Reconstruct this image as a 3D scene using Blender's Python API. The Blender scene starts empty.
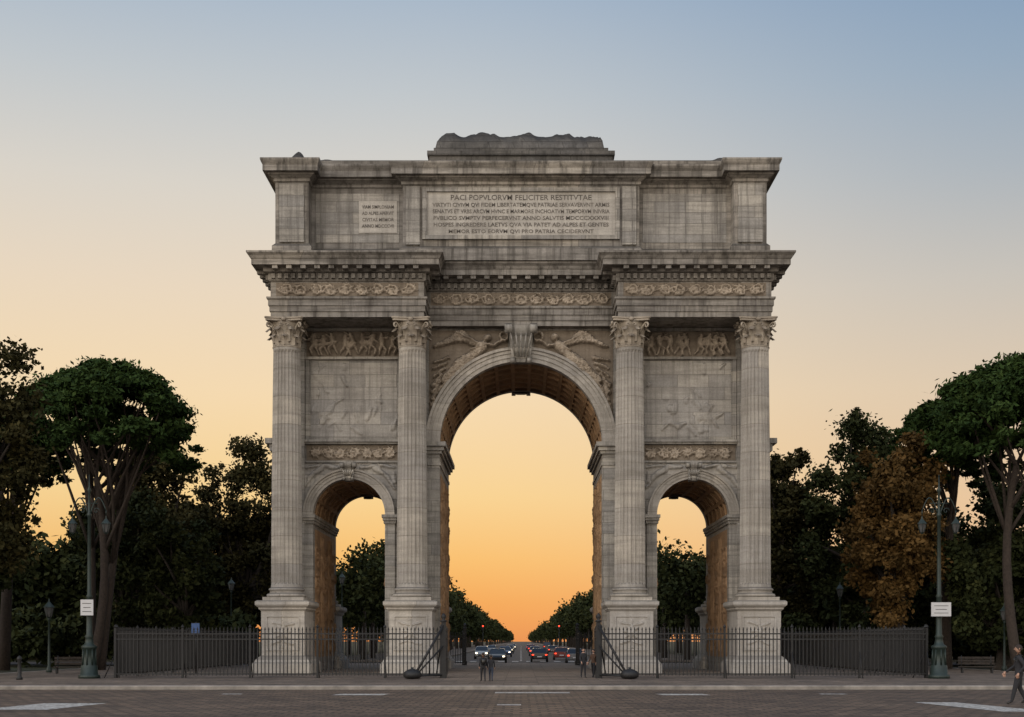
import bpy, bmesh, math, random
import numpy as np
from mathutils import Vector, noise
scene=bpy.context.scene
COL=scene.collection
rad=math.radians
# ------------------------------------------------------------------ helpers
def new_obj(name,mesh,parent=None,mats=()):
    o=bpy.data.objects.new(name,mesh); COL.objects.link(o)
    for m in mats: mesh.materials.append(m)
    if parent: o.parent=parent
    return o
def empty(name,loc=(0,0,0)):
    o=bpy.data.objects.new(name,None); o.location=loc; o.empty_display_size=0.5; COL.objects.link(o); return o
class MB:
    """mesh builder"""
    def __init__(s): s.v=[];s.f=[];s.m=[];s.sm=[]
    def add(s,vs,fs,mi=0,smooth=False):
        b=len(s.v); s.v.extend([tuple(p) for p in vs])
        for f in fs: s.f.append([b+i for i in f]); s.m.append(mi); s.sm.append(smooth)
    def box(s,x0,x1,y0,y1,z0,z1,mi=0):
        s.add([(x0,y0,z0),(x1,y0,z0),(x1,y1,z0),(x0,y1,z0),(x0,y0,z1),(x1,y0,z1),(x1,y1,z1),(x0,y1,z1)],
              [(0,3,2,1),(4,5,6,7),(0,1,5,4),(1,2,6,5),(2,3,7,6),(3,0,4,7)],mi)
    def tube(s,pts,rs,seg=8,mi=0,cap=True,smooth=True):
        pts=[Vector(p) for p in pts]; n=len(pts); vs=[]
        for i,p in enumerate(pts):
            d=(pts[min(i+1,n-1)]-pts[max(i-1,0)])
            if d.length<1e-9: d=Vector((0,0,1))
            d.normalize()
            a=Vector((0,1,0)) if abs(d.y)<0.9 else Vector((1,0,0))
            u=d.cross(a).normalized(); w=d.cross(u)
            for k in range(seg):
                t=2*math.pi*k/seg; vs.append(p+(u*math.cos(t)+w*math.sin(t))*rs[i])
        fs=[]
        for i in range(n-1):
            for k in range(seg):
                k2=(k+1)%seg; fs.append((i*seg+k,i*seg+k2,(i+1)*seg+k2,(i+1)*seg+k))
        if cap: fs.append(tuple(range(seg))[::-1]); fs.append(tuple((n-1)*seg+k for k in range(seg)))
        s.add(vs,fs,mi,smooth)
    def lathe(s,prof,cx=0,cy=0,seg=24,mi=0,smooth=True,cz=0):
        vs=[]
        for r,z in prof:
            for k in range(seg):
                t=2*math.pi*k/seg; vs.append((cx+r*math.cos(t),cy+r*math.sin(t),cz+z))
        fs=[]
        for i in range(len(prof)-1):
            for k in range(seg):
                k2=(k+1)%seg; fs.append((i*seg+k,i*seg+k2,(i+1)*seg+k2,(i+1)*seg+k))
        fs.append(tuple(range(seg))[::-1]); fs.append(tuple((len(prof)-1)*seg+k for k in range(seg)))
        s.add(vs,fs,mi,smooth)
    def sweep(s,poly,prof,mi=0,caps=True):
        """poly: CCW axis-aligned plan; prof: (offset,z)"""
        n=len(poly); vs=[]
        for o,z in prof:
            for i in range(n):
                p=Vector(poly[i]);a=Vector(poly[i-1]);b=Vector(poly[(i+1)%n])
                d1=(p-a).normalized();d2=(b-p).normalized()
                n1=Vector((d1.y,-d1.x));n2=Vector((d2.y,-d2.x))
                m=(n1+n2); 
                if m.length<1e-6: m=n1
                m=m/ (1+n1.dot(n2))
                q=p+m*o; vs.append((q.x,q.y,z))
        fs=[]
        for j in range(len(prof)-1):
            for i in range(n):
                i2=(i+1)%n; fs.append((j*n+i,j*n+i2,(j+1)*n+i2,(j+1)*n+i))
        if caps:
            fs.append(tuple(range(n))[::-1]); fs.append(tuple((len(prof)-1)*n+k for k in range(n)))
        s.add(vs,fs,mi)
    def obj(s,name,mats,parent=None):
        me=bpy.data.meshes.new(name); me.from_pydata(s.v,[],s.f)
        for m in mats: me.materials.append(m)
        me.polygons.foreach_set('material_index',s.m); me.polygons.foreach_set('use_smooth',s.sm); me.update()
        o=bpy.data.objects.new(name,me); COL.objects.link(o)
        if parent: o.parent=parent
        return o
def twin(o,parent):
    """same piece on the rear front of the monument (rotated half a turn about its centre)"""
    c=bpy.data.objects.new(o.name.split('.')[0]+'_rear',o.data); COL.objects.link(c)
    c.rotation_euler=(0,0,math.pi); c.location=(-o.location.x,7.2-o.location.y,o.location.z); c.parent=parent
    return c
# ------------------------------------------------------------------ materials
def mat_new(name):
    m=bpy.data.materials.new(name); m.use_nodes=True
    nt=m.node_tree; b=nt.nodes['Principled BSDF']; return m,nt,b
def N(nt,t,**k):
    n=nt.nodes.new(t)
    for a,v in k.items(): setattr(n,a,v)
    return n
def mixc(nt,fac,a,b,mode='MIX'):
    n=nt.nodes.new('ShaderNodeMix'); n.data_type='RGBA'; n.blend_type=mode
    for sock,val in ((n.inputs[0],fac),(n.inputs[6],a),(n.inputs[7],b)):
        if isinstance(val,(int,float)): sock.default_value=val
        elif isinstance(val,(tuple,list)): sock.default_value=(*val[:3],1)
        else: nt.links.new(val,sock)
    return n.outputs[2]
def ramp(nt,inp,stops):
    r=nt.nodes.new('ShaderNodeValToRGB'); nt.links.new(inp,r.inputs[0])
    e=r.color_ramp.elements
    while len(e)<len(stops): e.new(0.5)
    for i,(p,c) in enumerate(stops):
        e[i].position=p; e[i].color=(c,c,c,1) if isinstance(c,(int,float)) else (*c,1)
    return r.outputs[0]
def nz(nt,vec,scale,detail=5,rough=0.6,sc=None):
    n=nt.nodes.new('ShaderNodeTexNoise'); n.inputs['Scale'].default_value=scale; n.inputs['Detail'].default_value=detail; n.inputs['Roughness'].default_value=rough
    if sc:
        mp=nt.nodes.new('ShaderNodeMapping'); mp.inputs['Scale'].default_value=sc; nt.links.new(vec,mp.inputs[0]); vec=mp.outputs[0]
    nt.links.new(vec,n.inputs['Vector']); return n.outputs['Fac']
def stone(name,c1,c2,dark,joints=True,streak=0.6,bump=0.25,bw=1.5,bh=0.52,band=.45,cont=.85,carved=False):
    m,nt,b=mat_new(name); L=nt.links.new
    g=N(nt,'ShaderNodeNewGeometry'); P=g.outputs['Position']
    big=nz(nt,P,0.45,4); med=nz(nt,P,2.4,5,0.7); fine=nz(nt,P,14,4,0.7)
    st=nz(nt,P,1.0,5,0.7,(3.2,3.2,0.14))
    ban=nz(nt,P,1.0,4,0.65,(0.35,0.35,4.5))
    col=mixc(nt,ramp(nt,med,[(0.3,0),(0.7,1)]),c1,c2)
    if joints:
        sp=N(nt,'ShaderNodeSeparateXYZ'); L(P,sp.inputs[0])
        ad=N(nt,'ShaderNodeMath',operation='ADD'); L(sp.outputs[0],ad.inputs[0]); L(sp.outputs[1],ad.inputs[1])
        cb=N(nt,'ShaderNodeCombineXYZ'); L(ad.outputs[0],cb.inputs[0]); L(sp.outputs[2],cb.inputs[1])
        br=N(nt,'ShaderNodeTexBrick'); L(cb.outputs[0],br.inputs['Vector'])
        br.inputs['Scale'].default_value=1; br.inputs['Brick Width'].default_value=bw; br.inputs['Row Height'].default_value=bh
        br.inputs['Mortar Size'].default_value=0.014; br.inputs['Mortar Smooth'].default_value=0.3
        br.inputs['Color1'].default_value=(0.74,0.745,0.77,1); br.inputs['Color2'].default_value=(1.12,1.09,1.04,1); br.inputs['Mortar'].default_value=(0.42,0.4,0.38,1)
        col=mixc(nt,cont,col,br.outputs['Color'],'MULTIPLY')
    col=mixc(nt,ramp(nt,ban,[(0.42,0.0),(0.68,band)]),col,dark)
    col=mixc(nt,ramp(nt,st,[(0.47,0),(0.66,streak)]),col,dark)
    col=mixc(nt,ramp(nt,big,[(0.45,0),(0.68,0.5)]),col,dark)
    col=mixc(nt,0.5,col,ramp(nt,fine,[(0.25,0.6),(0.7,1.15)]),'MULTIPLY')
    if carved:   # shade painted into the sunk ground of the carving to deepen its contrast
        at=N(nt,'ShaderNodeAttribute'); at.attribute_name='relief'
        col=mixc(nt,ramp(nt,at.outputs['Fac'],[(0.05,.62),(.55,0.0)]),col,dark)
    # soot / lichen that settles on ledges
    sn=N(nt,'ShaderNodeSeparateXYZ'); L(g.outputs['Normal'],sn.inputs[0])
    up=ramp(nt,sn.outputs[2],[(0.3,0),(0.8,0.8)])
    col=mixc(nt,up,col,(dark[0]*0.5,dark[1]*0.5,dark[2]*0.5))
    L(col,b.inputs['Base Color']); b.inputs['Roughness'].default_value=0.85
    b.inputs['Specular IOR Level'].default_value=0.25
    bp=N(nt,'ShaderNodeBump'); bp.inputs['Strength'].default_value=bump; bp.inputs['Distance'].default_value=0.05
    h=mixc(nt,0.5,fine,med)
    if joints: h=mixc(nt,0.6,h,br.outputs['Fac'],'SUBTRACT')
    L(h,bp.inputs['Height']); L(bp.outputs[0],b.inputs['Normal'])
    return m
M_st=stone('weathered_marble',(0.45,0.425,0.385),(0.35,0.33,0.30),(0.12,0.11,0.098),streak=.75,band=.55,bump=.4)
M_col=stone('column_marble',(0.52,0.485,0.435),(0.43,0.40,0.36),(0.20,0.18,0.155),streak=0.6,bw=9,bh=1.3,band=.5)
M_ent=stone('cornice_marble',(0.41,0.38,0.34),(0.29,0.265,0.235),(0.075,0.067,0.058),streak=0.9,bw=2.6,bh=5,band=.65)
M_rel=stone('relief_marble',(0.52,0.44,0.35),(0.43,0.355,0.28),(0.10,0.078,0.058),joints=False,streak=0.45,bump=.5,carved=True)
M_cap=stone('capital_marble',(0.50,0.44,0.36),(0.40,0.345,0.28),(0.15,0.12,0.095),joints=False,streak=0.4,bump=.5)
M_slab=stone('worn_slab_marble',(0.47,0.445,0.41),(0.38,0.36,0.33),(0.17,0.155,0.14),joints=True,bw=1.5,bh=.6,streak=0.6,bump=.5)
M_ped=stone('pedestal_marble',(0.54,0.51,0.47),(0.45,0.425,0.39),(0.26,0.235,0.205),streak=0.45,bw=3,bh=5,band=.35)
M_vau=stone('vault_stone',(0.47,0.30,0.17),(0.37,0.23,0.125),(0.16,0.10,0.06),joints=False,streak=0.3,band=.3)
M_pan=stone('inscription_marble',(0.52,0.485,0.43),(0.45,0.415,0.37),(0.25,0.23,0.205),joints=False,streak=0.55,band=.5)
M_dkst=stone('sooty_stone',(0.19,0.18,0.17),(0.125,0.118,0.11),(0.05,0.047,0.043),streak=0.7,bw=1.2,bh=0.4,bump=0.9)
def simple(name,col,rough=0.6,metal=0,var=0.25,scale=6,bump=0.0):
    m,nt,b=mat_new(name); g=N(nt,'ShaderNodeNewGeometry')
    f=nz(nt,g.outputs['Position'],scale,4)
    d=tuple(c*(1-var) for c in col); e=tuple(min(1,c*(1+var)) for c in col)
    nt.links.new(mixc(nt,ramp(nt,f,[(0.3,0),(0.7,1)]),d,e),b.inputs['Base Color'])
    b.inputs['Roughness'].default_value=rough; b.inputs['Metallic'].default_value=metal
    if bump:
        bp=N(nt,'ShaderNodeBump'); bp.inputs['Strength'].default_value=bump; bp.inputs['Distance'].default_value=0.03
        nt.links.new(f,bp.inputs['Height']); nt.links.new(bp.outputs[0],b.inputs['Normal'])
    return m
M_iron=simple('wrought_iron',(0.016,0.016,0.017),0.6,0.2)
M_lampgreen=simple('lamp_green_paint',(0.016,0.028,0.024),0.5,0.2)
M_glass=simple('lantern_glass',(0.07,0.07,0.07),0.2)
M_white=simple('sign_white',(0.5,0.5,0.51),0.5,0,0.05)
M_ink=simple('inscription_ink',(0.13,0.115,0.10),0.9,0,.5,3)
M_blue=simple('sign_blue',(0.03,0.08,0.22),0.5)
M_bark=simple('bark',(0.032,0.025,0.02),0.95,0,0.4,9,0.6)
M_pbark=simple('pine_bark',(0.036,0.026,0.02),0.95,0,0.4,9,0.6)
def paint_mat():
    m,nt,b=mat_new('road_paint'); g=N(nt,'ShaderNodeNewGeometry'); f=nz(nt,g.outputs['Position'],7,5,.75)
    nt.links.new(mixc(nt,ramp(nt,f,[(.42,0),(.6,1)]),(.17,.15,.13),(.58,.56,.52)),b.inputs['Base Color']); b.inputs['Roughness'].default_value=.8; return m
M_paint=paint_mat()
M_kerb=simple('kerb_stone',(0.24,0.215,0.19),0.85,0,0.35,2,0.3)
def leafmat(name,c1,c2,c3):
    m,nt,b=mat_new(name); L=nt.links.new
    a=N(nt,'ShaderNodeAttribute'); a.attribute_name='tint'
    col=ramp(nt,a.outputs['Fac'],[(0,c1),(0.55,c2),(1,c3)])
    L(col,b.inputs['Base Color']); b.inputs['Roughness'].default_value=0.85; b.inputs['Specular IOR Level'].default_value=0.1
    return m
M_lp=leafmat('pine_needles',(0.013,0.026,0.008),(0.026,0.048,0.012),(0.054,0.084,0.022))
M_lg=leafmat('green_leaves',(0.013,0.018,0.007),(0.026,0.032,0.011),(0.054,0.057,0.019))
M_ly=leafmat('olive_leaves',(0.015,0.016,0.006),(0.031,0.028,0.010),(0.066,0.054,0.018))
M_lo=leafmat('autumn_leaves',(0.042,0.029,0.011),(0.105,0.062,0.021),(0.19,0.105,0.034))
# ground materials
def ground_mat(name,c1,c2,c3,s1=0.25,s2=30,bump=0.3,brick=None,rough=0.85):
    m,nt,b=mat_new(name); L=nt.links.new
    g=N(nt,'ShaderNodeNewGeometry'); P=g.outputs['Position']
    a=nz(nt,P,s1,5,0.65); f=nz(nt,P,s2,3,0.8); md=nz(nt,P,1.0,5,0.7,(0.3,1.3,1)); me_=nz(nt,P,3.5,4,.7)
    col=mixc(nt,ramp(nt,a,[(0.38,0),(0.6,1)]),c1,c2)
    col=mixc(nt,ramp(nt,md,[(0.45,0),(0.65,0.8)]),col,c3)
    col=mixc(nt,0.7,col,ramp(nt,f,[(0.3,0.55),(0.7,1.35)]),'MULTIPLY')
    col=mixc(nt,0.7,col,ramp(nt,me_,[(0.35,0.65),(0.65,1.3)]),'MULTIPLY')
    h=f
    if brick:
        br=N(nt,'ShaderNodeTexBrick'); L(P,br.inputs['Vector']); br.inputs['Scale'].default_value=1
        br.inputs['Brick Width'].default_value=brick[0]; br.inputs['Row Height'].default_value=brick[1]; br.inputs['Mortar Size'].default_value=brick[2]
        br.inputs['Color1'].default_value=(0.65,0.65,0.65,1); br.inputs['Color2'].default_value=(1.35,1.28,1.18,1); br.inputs['Mortar'].default_value=(0.35,0.35,0.35,1)
        col=mixc(nt,0.8,col,br.outputs['Color'],'MULTIPLY'); h=mixc(nt,0.6,h,br.outputs['Fac'],'SUBTRACT')
    L(col,b.inputs['Base Color']); b.inputs['Roughness'].default_value=rough
    b.inputs['Specular IOR Level'].default_value=0.3
    bp=N(nt,'ShaderNodeBump'); bp.inputs['Strength'].default_value=bump; bp.inputs['Distance'].default_value=0.03
    L(h,bp.inputs['Height']); L(bp.outputs[0],b.inputs['Normal'])
    return m
M_road=ground_mat('cobbled_road',(0.135,0.096,0.070),(0.088,0.063,0.047),(0.18,0.13,0.095),s1=.4,brick=(0.42,0.42,0.035),rough=0.75,bump=.6)
M_ave=ground_mat('avenue_asphalt',(0.065,0.056,0.05),(0.052,0.045,0.04),(0.085,0.073,0.065))
M_plaza=ground_mat('plaza_paving',(0.15,0.118,0.095),(0.105,0.083,0.068),(0.19,0.15,0.122),brick=(1.2,0.6,0.02))
M_walk=ground_mat('pavement_slabs',(0.15,0.125,0.11),(0.11,0.092,0.08),(0.17,0.145,0.125),brick=(0.8,0.8,0.02))
M_grass=ground_mat('lawn',(0.04,0.046,0.018),(0.055,0.046,0.026),(0.03,0.036,0.014),s2=18,bump=0.8)
# ------------------------------------------------------------------ ground
def sheet(name,x0,x1,y0,y1,z,mat,parent=None):
    mb=MB(); mb.add([(x0,y0,z),(x1,y0,z),(x1,y1,z),(x0,y1,z)],[(0,1,2,3)]); return mb.obj(name,[mat],parent)
sheet('ground',-2500,2500,-400,4000,0.0,M_grass)
sheet('road',-300,300,-90,-19.0,0.004,M_road)
sheet('cross_street',-300,300,24,36,0.004,M_ave)
sheet('avenue_road',-7,7,36,2500,0.006,M_ave)
pz=MB()
plan=[(-90,-18.8),(90,-18.8),(90,-7),(24,-7),(24,23.8),(-24,23.8),(-24,-7),(-90,-7)]
pz.sweep(plan,[(-0.3,-0.2),(-0.3,0.12)],0)
plaza=pz.obj('plaza',[M_plaza])
kb=MB(); 
n=len(plan)
kb.sweep(plan,[(0,-0.2),(0,0.10),(-0.03,0.13),(-0.297,0.13),(-0.297,0.0)],0,caps=False)
kb.obj('kerb',[M_kerb])
for nm,x0,x1 in (('pavement',-17,-7.2),('pavement',7.2,17)):
    mb=MB(); mb.box(x0,x1,36.2,1500,-0.1,0.12); mb.obj(nm,[M_walk])
# painted markings
pm=MB()
def mark(x0,x1,y0,y1,sk=0,z=0.009):
    pm.add([(x0,y0,z),(x1,y0,z),(x1+sk,y1,z),(x0+sk,y1,z)],[(0,1,2,3)])
mark(-5.6,-4.1,-23.2,-22.3,0.15); mark(-0.8,1.5,-21.8,-21.0); mark(4.2,5.6,-23.2,-22.3,-0.15)
mark(-0.6,0.0,-29,-28.5)
mark(-12.6,-11.0,-31.0,-28.0,0.4); mark(-14.4,-12.9,-33.0,-31.4,.6)
mark(10.9,12.0,-31.8,-27.5,-0.7)
mark(-9.0,-8.4,-22.6,-22.2); mark(9,9.8,-22.6,-22.2)
for i in range(40): mark(-0.08,0.08,40+i*9,43.5+i*9,0,0.011)
for i in range(12): mark(-6.2+i*1.1,-5.7+i*1.1,36.6,39.4,0,0.011)
pm.obj('road_markings',[M_paint])
# ------------------------------------------------------------------ relief height fields
def strokes_h(X,Z,st):
    H=np.zeros_like(X)
    for (x0,z0,x1,z1,r0,r1,h) in st:
        dx,dz=x1-x0,z1-z0; L2=dx*dx+dz*dz+1e-9
        t=np.clip(((X-x0)*dx+(Z-z0)*dz)/L2,0,1)
        d=np.hypot(X-x0-t*dx,Z-z0-t*dz); r=r0+(r1-r0)*t
        H=np.maximum(H,h*np.sqrt(np.clip(1-(d/r)**2,0,1)))
    return H
def relief(name,x0,x1,z0,z1,y,res,st,depth,mat,parent,cut=None,axis='x',sgn=1,noiseamp=0.2):
    nx=max(4,int((x1-x0)/res)); nzz=max(4,int((z1-z0)/res))
    xs=np.linspace(x0,x1,nx); zs=np.linspace(z0,z1,nzz); X,Z=np.meshgrid(xs,zs)
    # carved by hand: strokes wander a little
    X2=X+.03*np.sin(5.1*Z+2.3*X)+.02*np.sin(13*X+7*Z); Z2=Z+.03*np.sin(4.3*X-1.7*Z)+.02*np.sin(11*Z-5*X)
    H=strokes_h(X2,Z2,st)
    rn=np.random.RandomState(int(abs(x0*100+z0*10))%1000)
    wear=.78+.22*np.sin(1.9*X+rn.rand()*6)*np.sin(2.3*Z+rn.rand()*6)
    H=H*wear+noiseamp*rn.rand(*H.shape)*(.25+(H>0.01))
    H[0,:]=0;H[-1,:]=0;H[:,0]=0;H[:,-1]=0
    if axis=='x': V=np.stack([X,y-depth*H-0.003,Z],-1).reshape(-1,3)
    else: V=np.stack([np.full_like(X,y)+sgn*(depth*H+0.003),X,Z],-1).reshape(-1,3)
    fs=[]
    for j in range(nzz-1):
        for i in range(nx-1):
            if cut and cut((xs[i]+xs[i+1])/2,(zs[j]+zs[j+1])/2): continue
            a=j*nx+i; q=(a,a+1,a+nx+1,a+nx); fs.append(q if (axis=='x' or sgn>0) else q[::-1])
    me=bpy.data.meshes.new(name); me.from_pydata(V.tolist(),[],fs); me.materials.append(mat)
    me.polygons.foreach_set('use_smooth',[True]*len(fs))
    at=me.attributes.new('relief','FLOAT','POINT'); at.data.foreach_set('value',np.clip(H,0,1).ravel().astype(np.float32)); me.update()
    o=bpy.data.objects.new(name,me); COL.objects.link(o); o.parent=parent; return o
def scroll(x0,x1,zc,hh,per):
    rn=random.Random(int(x0*10)+int(zc*7))
    st=[]; n=max(1,round((x1-x0)/per)); p=(x1-x0)/n
    for i in range(n):
        cx=x0+p*(i+.5)+rn.uniform(-.05,.05); s=1 if i%2 else -1; last=None; k0=rn.uniform(.38,.5)
        for k in range(15):
            t=k/14; r=(k0*p)*(1-0.82*t); a=s*(t*3.2*math.pi)+math.pi
            q=(cx+r*math.cos(a),zc+s*min(hh*0.92,r)*math.sin(a)*1.0)
            if last: st.append((*last,*q,0.05,0.035,0.7))
            last=q
        st.append((cx-.01,zc,cx+.01,zc,0.09,0.09,1.0))
        for k in range(8):
            a=k*.8+i+rn.uniform(-.3,.3); st.append((cx+.25*p*math.cos(a),zc+.25*p*math.sin(a),cx+.55*p*math.cos(a+.5),zc+min(hh,.5*p)*math.sin(a+.5),.055,.02,rn.uniform(.5,.9)))
    return st
def crowd(x0,x1,z0,z1,n,seed):
    rn=random.Random(seed); st=[]; H=z1-z0
    for i in range(n):
        x=x0+(x1-x0)*(i+.5+rn.uniform(-.2,.2))/n; s=rn.choice((-1,1)); h=H*rn.uniform(.8,.95); lean=rn.uniform(-.15,.25)*s
        zb=z0+.04; hip=(x,zb+.48*h); sh=(x+lean*h*.5,zb+.8*h)
        st.append((*hip,*sh,.10*H,.13*H,.9)); st.append((sh[0]+lean*.15,zb+.93*h,sh[0]+lean*.15+.01,zb+.95*h,.075*H,.075*H,1))
        st.append((*hip,x+.2*h*s,zb+.25*h,.08*H,.055*H,.9)); st.append((x+.2*h*s,zb+.25*h,x+.12*h*s,zb,.055*H,.04*H,.8))
        st.append((*hip,x-.2*h*s,zb,.08*H,.04*H,.6))
        ax=sh[0]+.28*h*s; az=sh[1]+rn.uniform(-.2,.2)*h
        st.append((*sh,ax,az,.055*H,.04*H,.85)); st.append((ax,az,ax+.15*h*s,az+rn.uniform(-.1,.25)*h,.04*H,.03*H,.8))
        st.append((ax-.3*h*s,az-.3*h,ax+.1*h*s,az+.3*h,.02*H,.02*H,.5))
        if rn.random()<.5:
            st.append((x+.35*h*s,zb+.5*h,x-.05*h*s,zb+.55*h,.13*H,.11*H,.7)); st.append((x+.35*h*s,zb+.55*h,x+.45*h*s,zb+.8*h,.08*H,.05*H,.7))
    return st
def victory(s):
    # winged figure flying towards the keystone; s=-1 left, +1 right
    st=[]; a=lambda *p: st.append(p)
    def q(x0,z0,x1,z1,r0,r1,h): a(s*x0,z0,s*x1,z1,r0,r1,h)
    q(2.35,15.15,1.85,15.65,.22,.28,1.0)      # torso
    q(1.6,15.98,1.58,16.02,.17,.17,1.1)      # head
    q(2.35,15.15,3.05,14.75,.26,.2,.95); q(3.05,14.75,3.75,13.95,.2,.12,.85)
    q(2.4,15.05,2.95,14.5,.24,.18,.9); q(2.95,14.5,3.95,13.5,.18,.1,.75)
    for k in range(8): q(2.5+.08*k,15.1-.08*k,3.25+.12*k,14.75-.22*k,.07,.05,1.0-.03*k)   # drapery
    q(1.85,15.7,1.3,15.62,.1,.07,.95); q(1.3,15.62,.85,15.95,.07,.06,.9)
    for k in range(12):
        t=k*math.pi/6; q(.85+.2*math.cos(t),16.1+.2*math.sin(t),.85+.2*math.cos(t+.5),16.1+.2*math.sin(t+.5),.06,.06,.8)
    for k in range(12):                       # wing feathers, overlapping
        t=k/11; q(2.15+.14*k*.7,15.75+.02*k,2.9+1.25*t,16.4-.8*t,.12,.07,.5+.12*(k%2))
    q(2.0,15.75,3.1,16.25,.13,.08,.8)
    q(2.0,15.6,2.4,15.45,.09,.06,1.1)
    for k in range(9): q(3.5+.1*k,15.1-.28*k,4.2,14.9-.35*k,.10,.05,.4)
    for k in range(7): q(4.2,11.7+.35*k,4.05,12.05+.32*k,.14,.08,.6)
    return st
def rosette(cx,cz,r):
    st=[(cx,cz,cx+.001,cz,r*.28,r*.28,1.0)]
    for k in range(8):
        a=k*math.pi/4; st.append((cx+.3*r*math.cos(a),cz+.3*r*math.sin(a),cx+.85*r*math.cos(a),cz+.85*r*math.sin(a),r*.18,r*.08,.7))
    return st
# ------------------------------------------------------------------ triumphal arch
ARCH=empty('triumphal_arch')
ARCH.location=(0,0,0.12)
W=11.55; CX=8.25; RC=3.9; ZC=11.12-.12; RS=1.73; ZS=7.6-.06; DEP=7.2
def notch(cx,r,R,zs,n=28):
    p=[(cx-r,0),(cx-r,zs),(cx-R,zs)]
    for k in range(1,n): 
        a=math.pi-math.pi*k/n; p.append((cx+R*math.cos(a),zs+R*math.sin(a)))
    p+=[(cx+R,zs),(cx+r,zs),(cx+r,0)]; return p
out=[(-W,0)]+notch(-CX,RS,RS+.3,ZS)+notch(0,RC,RC+.4,ZC,40)+notch(CX,RS,RS+.3,ZS)+[(W,0),(W,16.7),(-W,16.7)]
bm=bmesh.new(); vs=[bm.verts.new((x,0,z)) for x,z in out]; f=bm.faces.new(vs)
bmesh.ops.recalc_face_normals(bm,faces=bm.faces)
r=bmesh.ops.extrude_face_region(bm,geom=[f]); bmesh.ops.translate(bm,verts=[e for e in r['geom'] if isinstance(e,bmesh.types.BMVert)],vec=(0,DEP,0))
bmesh.ops.triangulate(bm,faces=[f for f in bm.faces if len(f.verts)>4]); bmesh.ops.recalc_face_normals(bm,faces=bm.faces)
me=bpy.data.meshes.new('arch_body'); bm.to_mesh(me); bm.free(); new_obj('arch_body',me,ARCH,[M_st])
# coffered vaults
def vault(name,cx,r,zs,nt_,ny,dep):
    u=[0,.11,.12,.23,.24,.40,.5,.60,.76,.77,.88,.89]; hv=[0,0,.45,.45,1,1,1,1,1,.45,.45,0]
    T=[];HT=[]
    for i in range(nt_):
        for a,b in zip(u,hv): T.append((i+a)/nt_); HT.append((b,a))
    T.append(1);HT.append((0,0))
    Y=[];HY=[]
    for i in range(ny):
        for a,b in zip(u,hv): Y.append((i+a)/ny); HY.append((b,a))
    Y.append(1);HY.append((0,0))
    V=[]
    for t,(ht,at) in zip(T,HT):
        for y,(hy,ay) in zip(Y,HY):
            d=min(ht,hy)*dep
            if at==.5 and ay==.5: d-=dep*.7
            rr=r+d; V.append((cx+rr*math.cos(math.pi*t),y*DEP,zs+rr*math.sin(math.pi*t)))
    ny_=len(Y); F=[(i*ny_+j,i*ny_+j+1,(i+1)*ny_+j+1,(i+1)*ny_+j) for i in range(len(T)-1) for j in range(ny_-1)]
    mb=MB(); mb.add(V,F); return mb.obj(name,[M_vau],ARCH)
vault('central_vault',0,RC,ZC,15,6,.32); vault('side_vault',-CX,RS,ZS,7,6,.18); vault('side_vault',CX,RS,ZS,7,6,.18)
# archivolts
def archivolt(name,cx,r,ro,zs,n=48):
    w=ro-r; prof=[(r-.004,.35),(r-.004,-.12),(r+.28*w,-.12),(r+.28*w,-.17),(r+.58*w,-.17),(r+.58*w,-.22),(r+.78*w,-.22),(r+.82*w,-.30),(ro,-.32),(ro,.05)]
    V=[];F=[]
    for k in range(n+1):
        a=math.pi*k/n
        for rr,y in prof: V.append((cx+rr*math.cos(a),y,zs+rr*math.sin(a)))
    m=len(prof)
    for k in range(n):
        for j in range(m-1): F.append((k*m+j,(k+1)*m+j,(k+1)*m+j+1,k*m+j+1))
    mb=MB(); mb.add(V,F); o=mb.obj(name,[M_col],ARCH); twin(o,ARCH)
archivolt('central_archivolt',0,RC,4.57,ZC); archivolt('side_archivolt',-CX,RS,2.2,ZS,32); archivolt('side_archivolt',CX,RS,2.2,ZS,32)
# keystones
def keystone(cx,zb,zt,w0,w1,p):
    mb=MB(); V=[];F=[]; n=14
    for k in range(n+1):
        t=k/n; z=zb+(zt-zb)*t; w=(w0+(w1-w0)*t)/2; y=-(.3+p*(t**1.5)+.06*math.sin(t*9))
        V+= [(cx-w,.1,z),(cx-w,y,z),(cx-w*.6,y,z),(cx-w*.5,y-.07,z),(cx+w*.5,y-.07,z),(cx+w*.6,y,z),(cx+w,y,z),(cx+w,.1,z)]
    for k in range(n):
        for j in range(7): F.append((k*8+j,k*8+j+1,(k+1)*8+j+1,(k+1)*8+j))
    F.append(tuple(range(8))[::-1]); F.append(tuple(n*8+j for j in range(8))); mb.add(V,F)
    for s in (-1,1):
        mb.tube([(cx+s*w1*.35,-.3-p,zt-.12),(cx+s*w1*.62,-.3-p,zt-.12)],[.16*w1+.04]*2,12)
        mb.tube([(cx+s*w0*.35,-.36,zb+.1),(cx+s*w0*.6,-.36,zb+.1)],[.1*w1+.03]*2,12)
    # acanthus leaf on the face
    for k in range(5): mb.tube([(cx+(k-2)*w0*.16,-.42-.2*p,zb+.25),(cx+(k-2)*w1*.2,-.4-.95*p,zt-.35)],[.05,.03],6)
    o=mb.obj('keystone',[M_st],ARCH); twin(o,ARCH)
keystone(0,14.8,16.45,.85,1.25,.45); keystone(-CX,9.15,10.0,.42,.62,.15); keystone(CX,9.15,10.0,.42,.62,.15)
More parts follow.
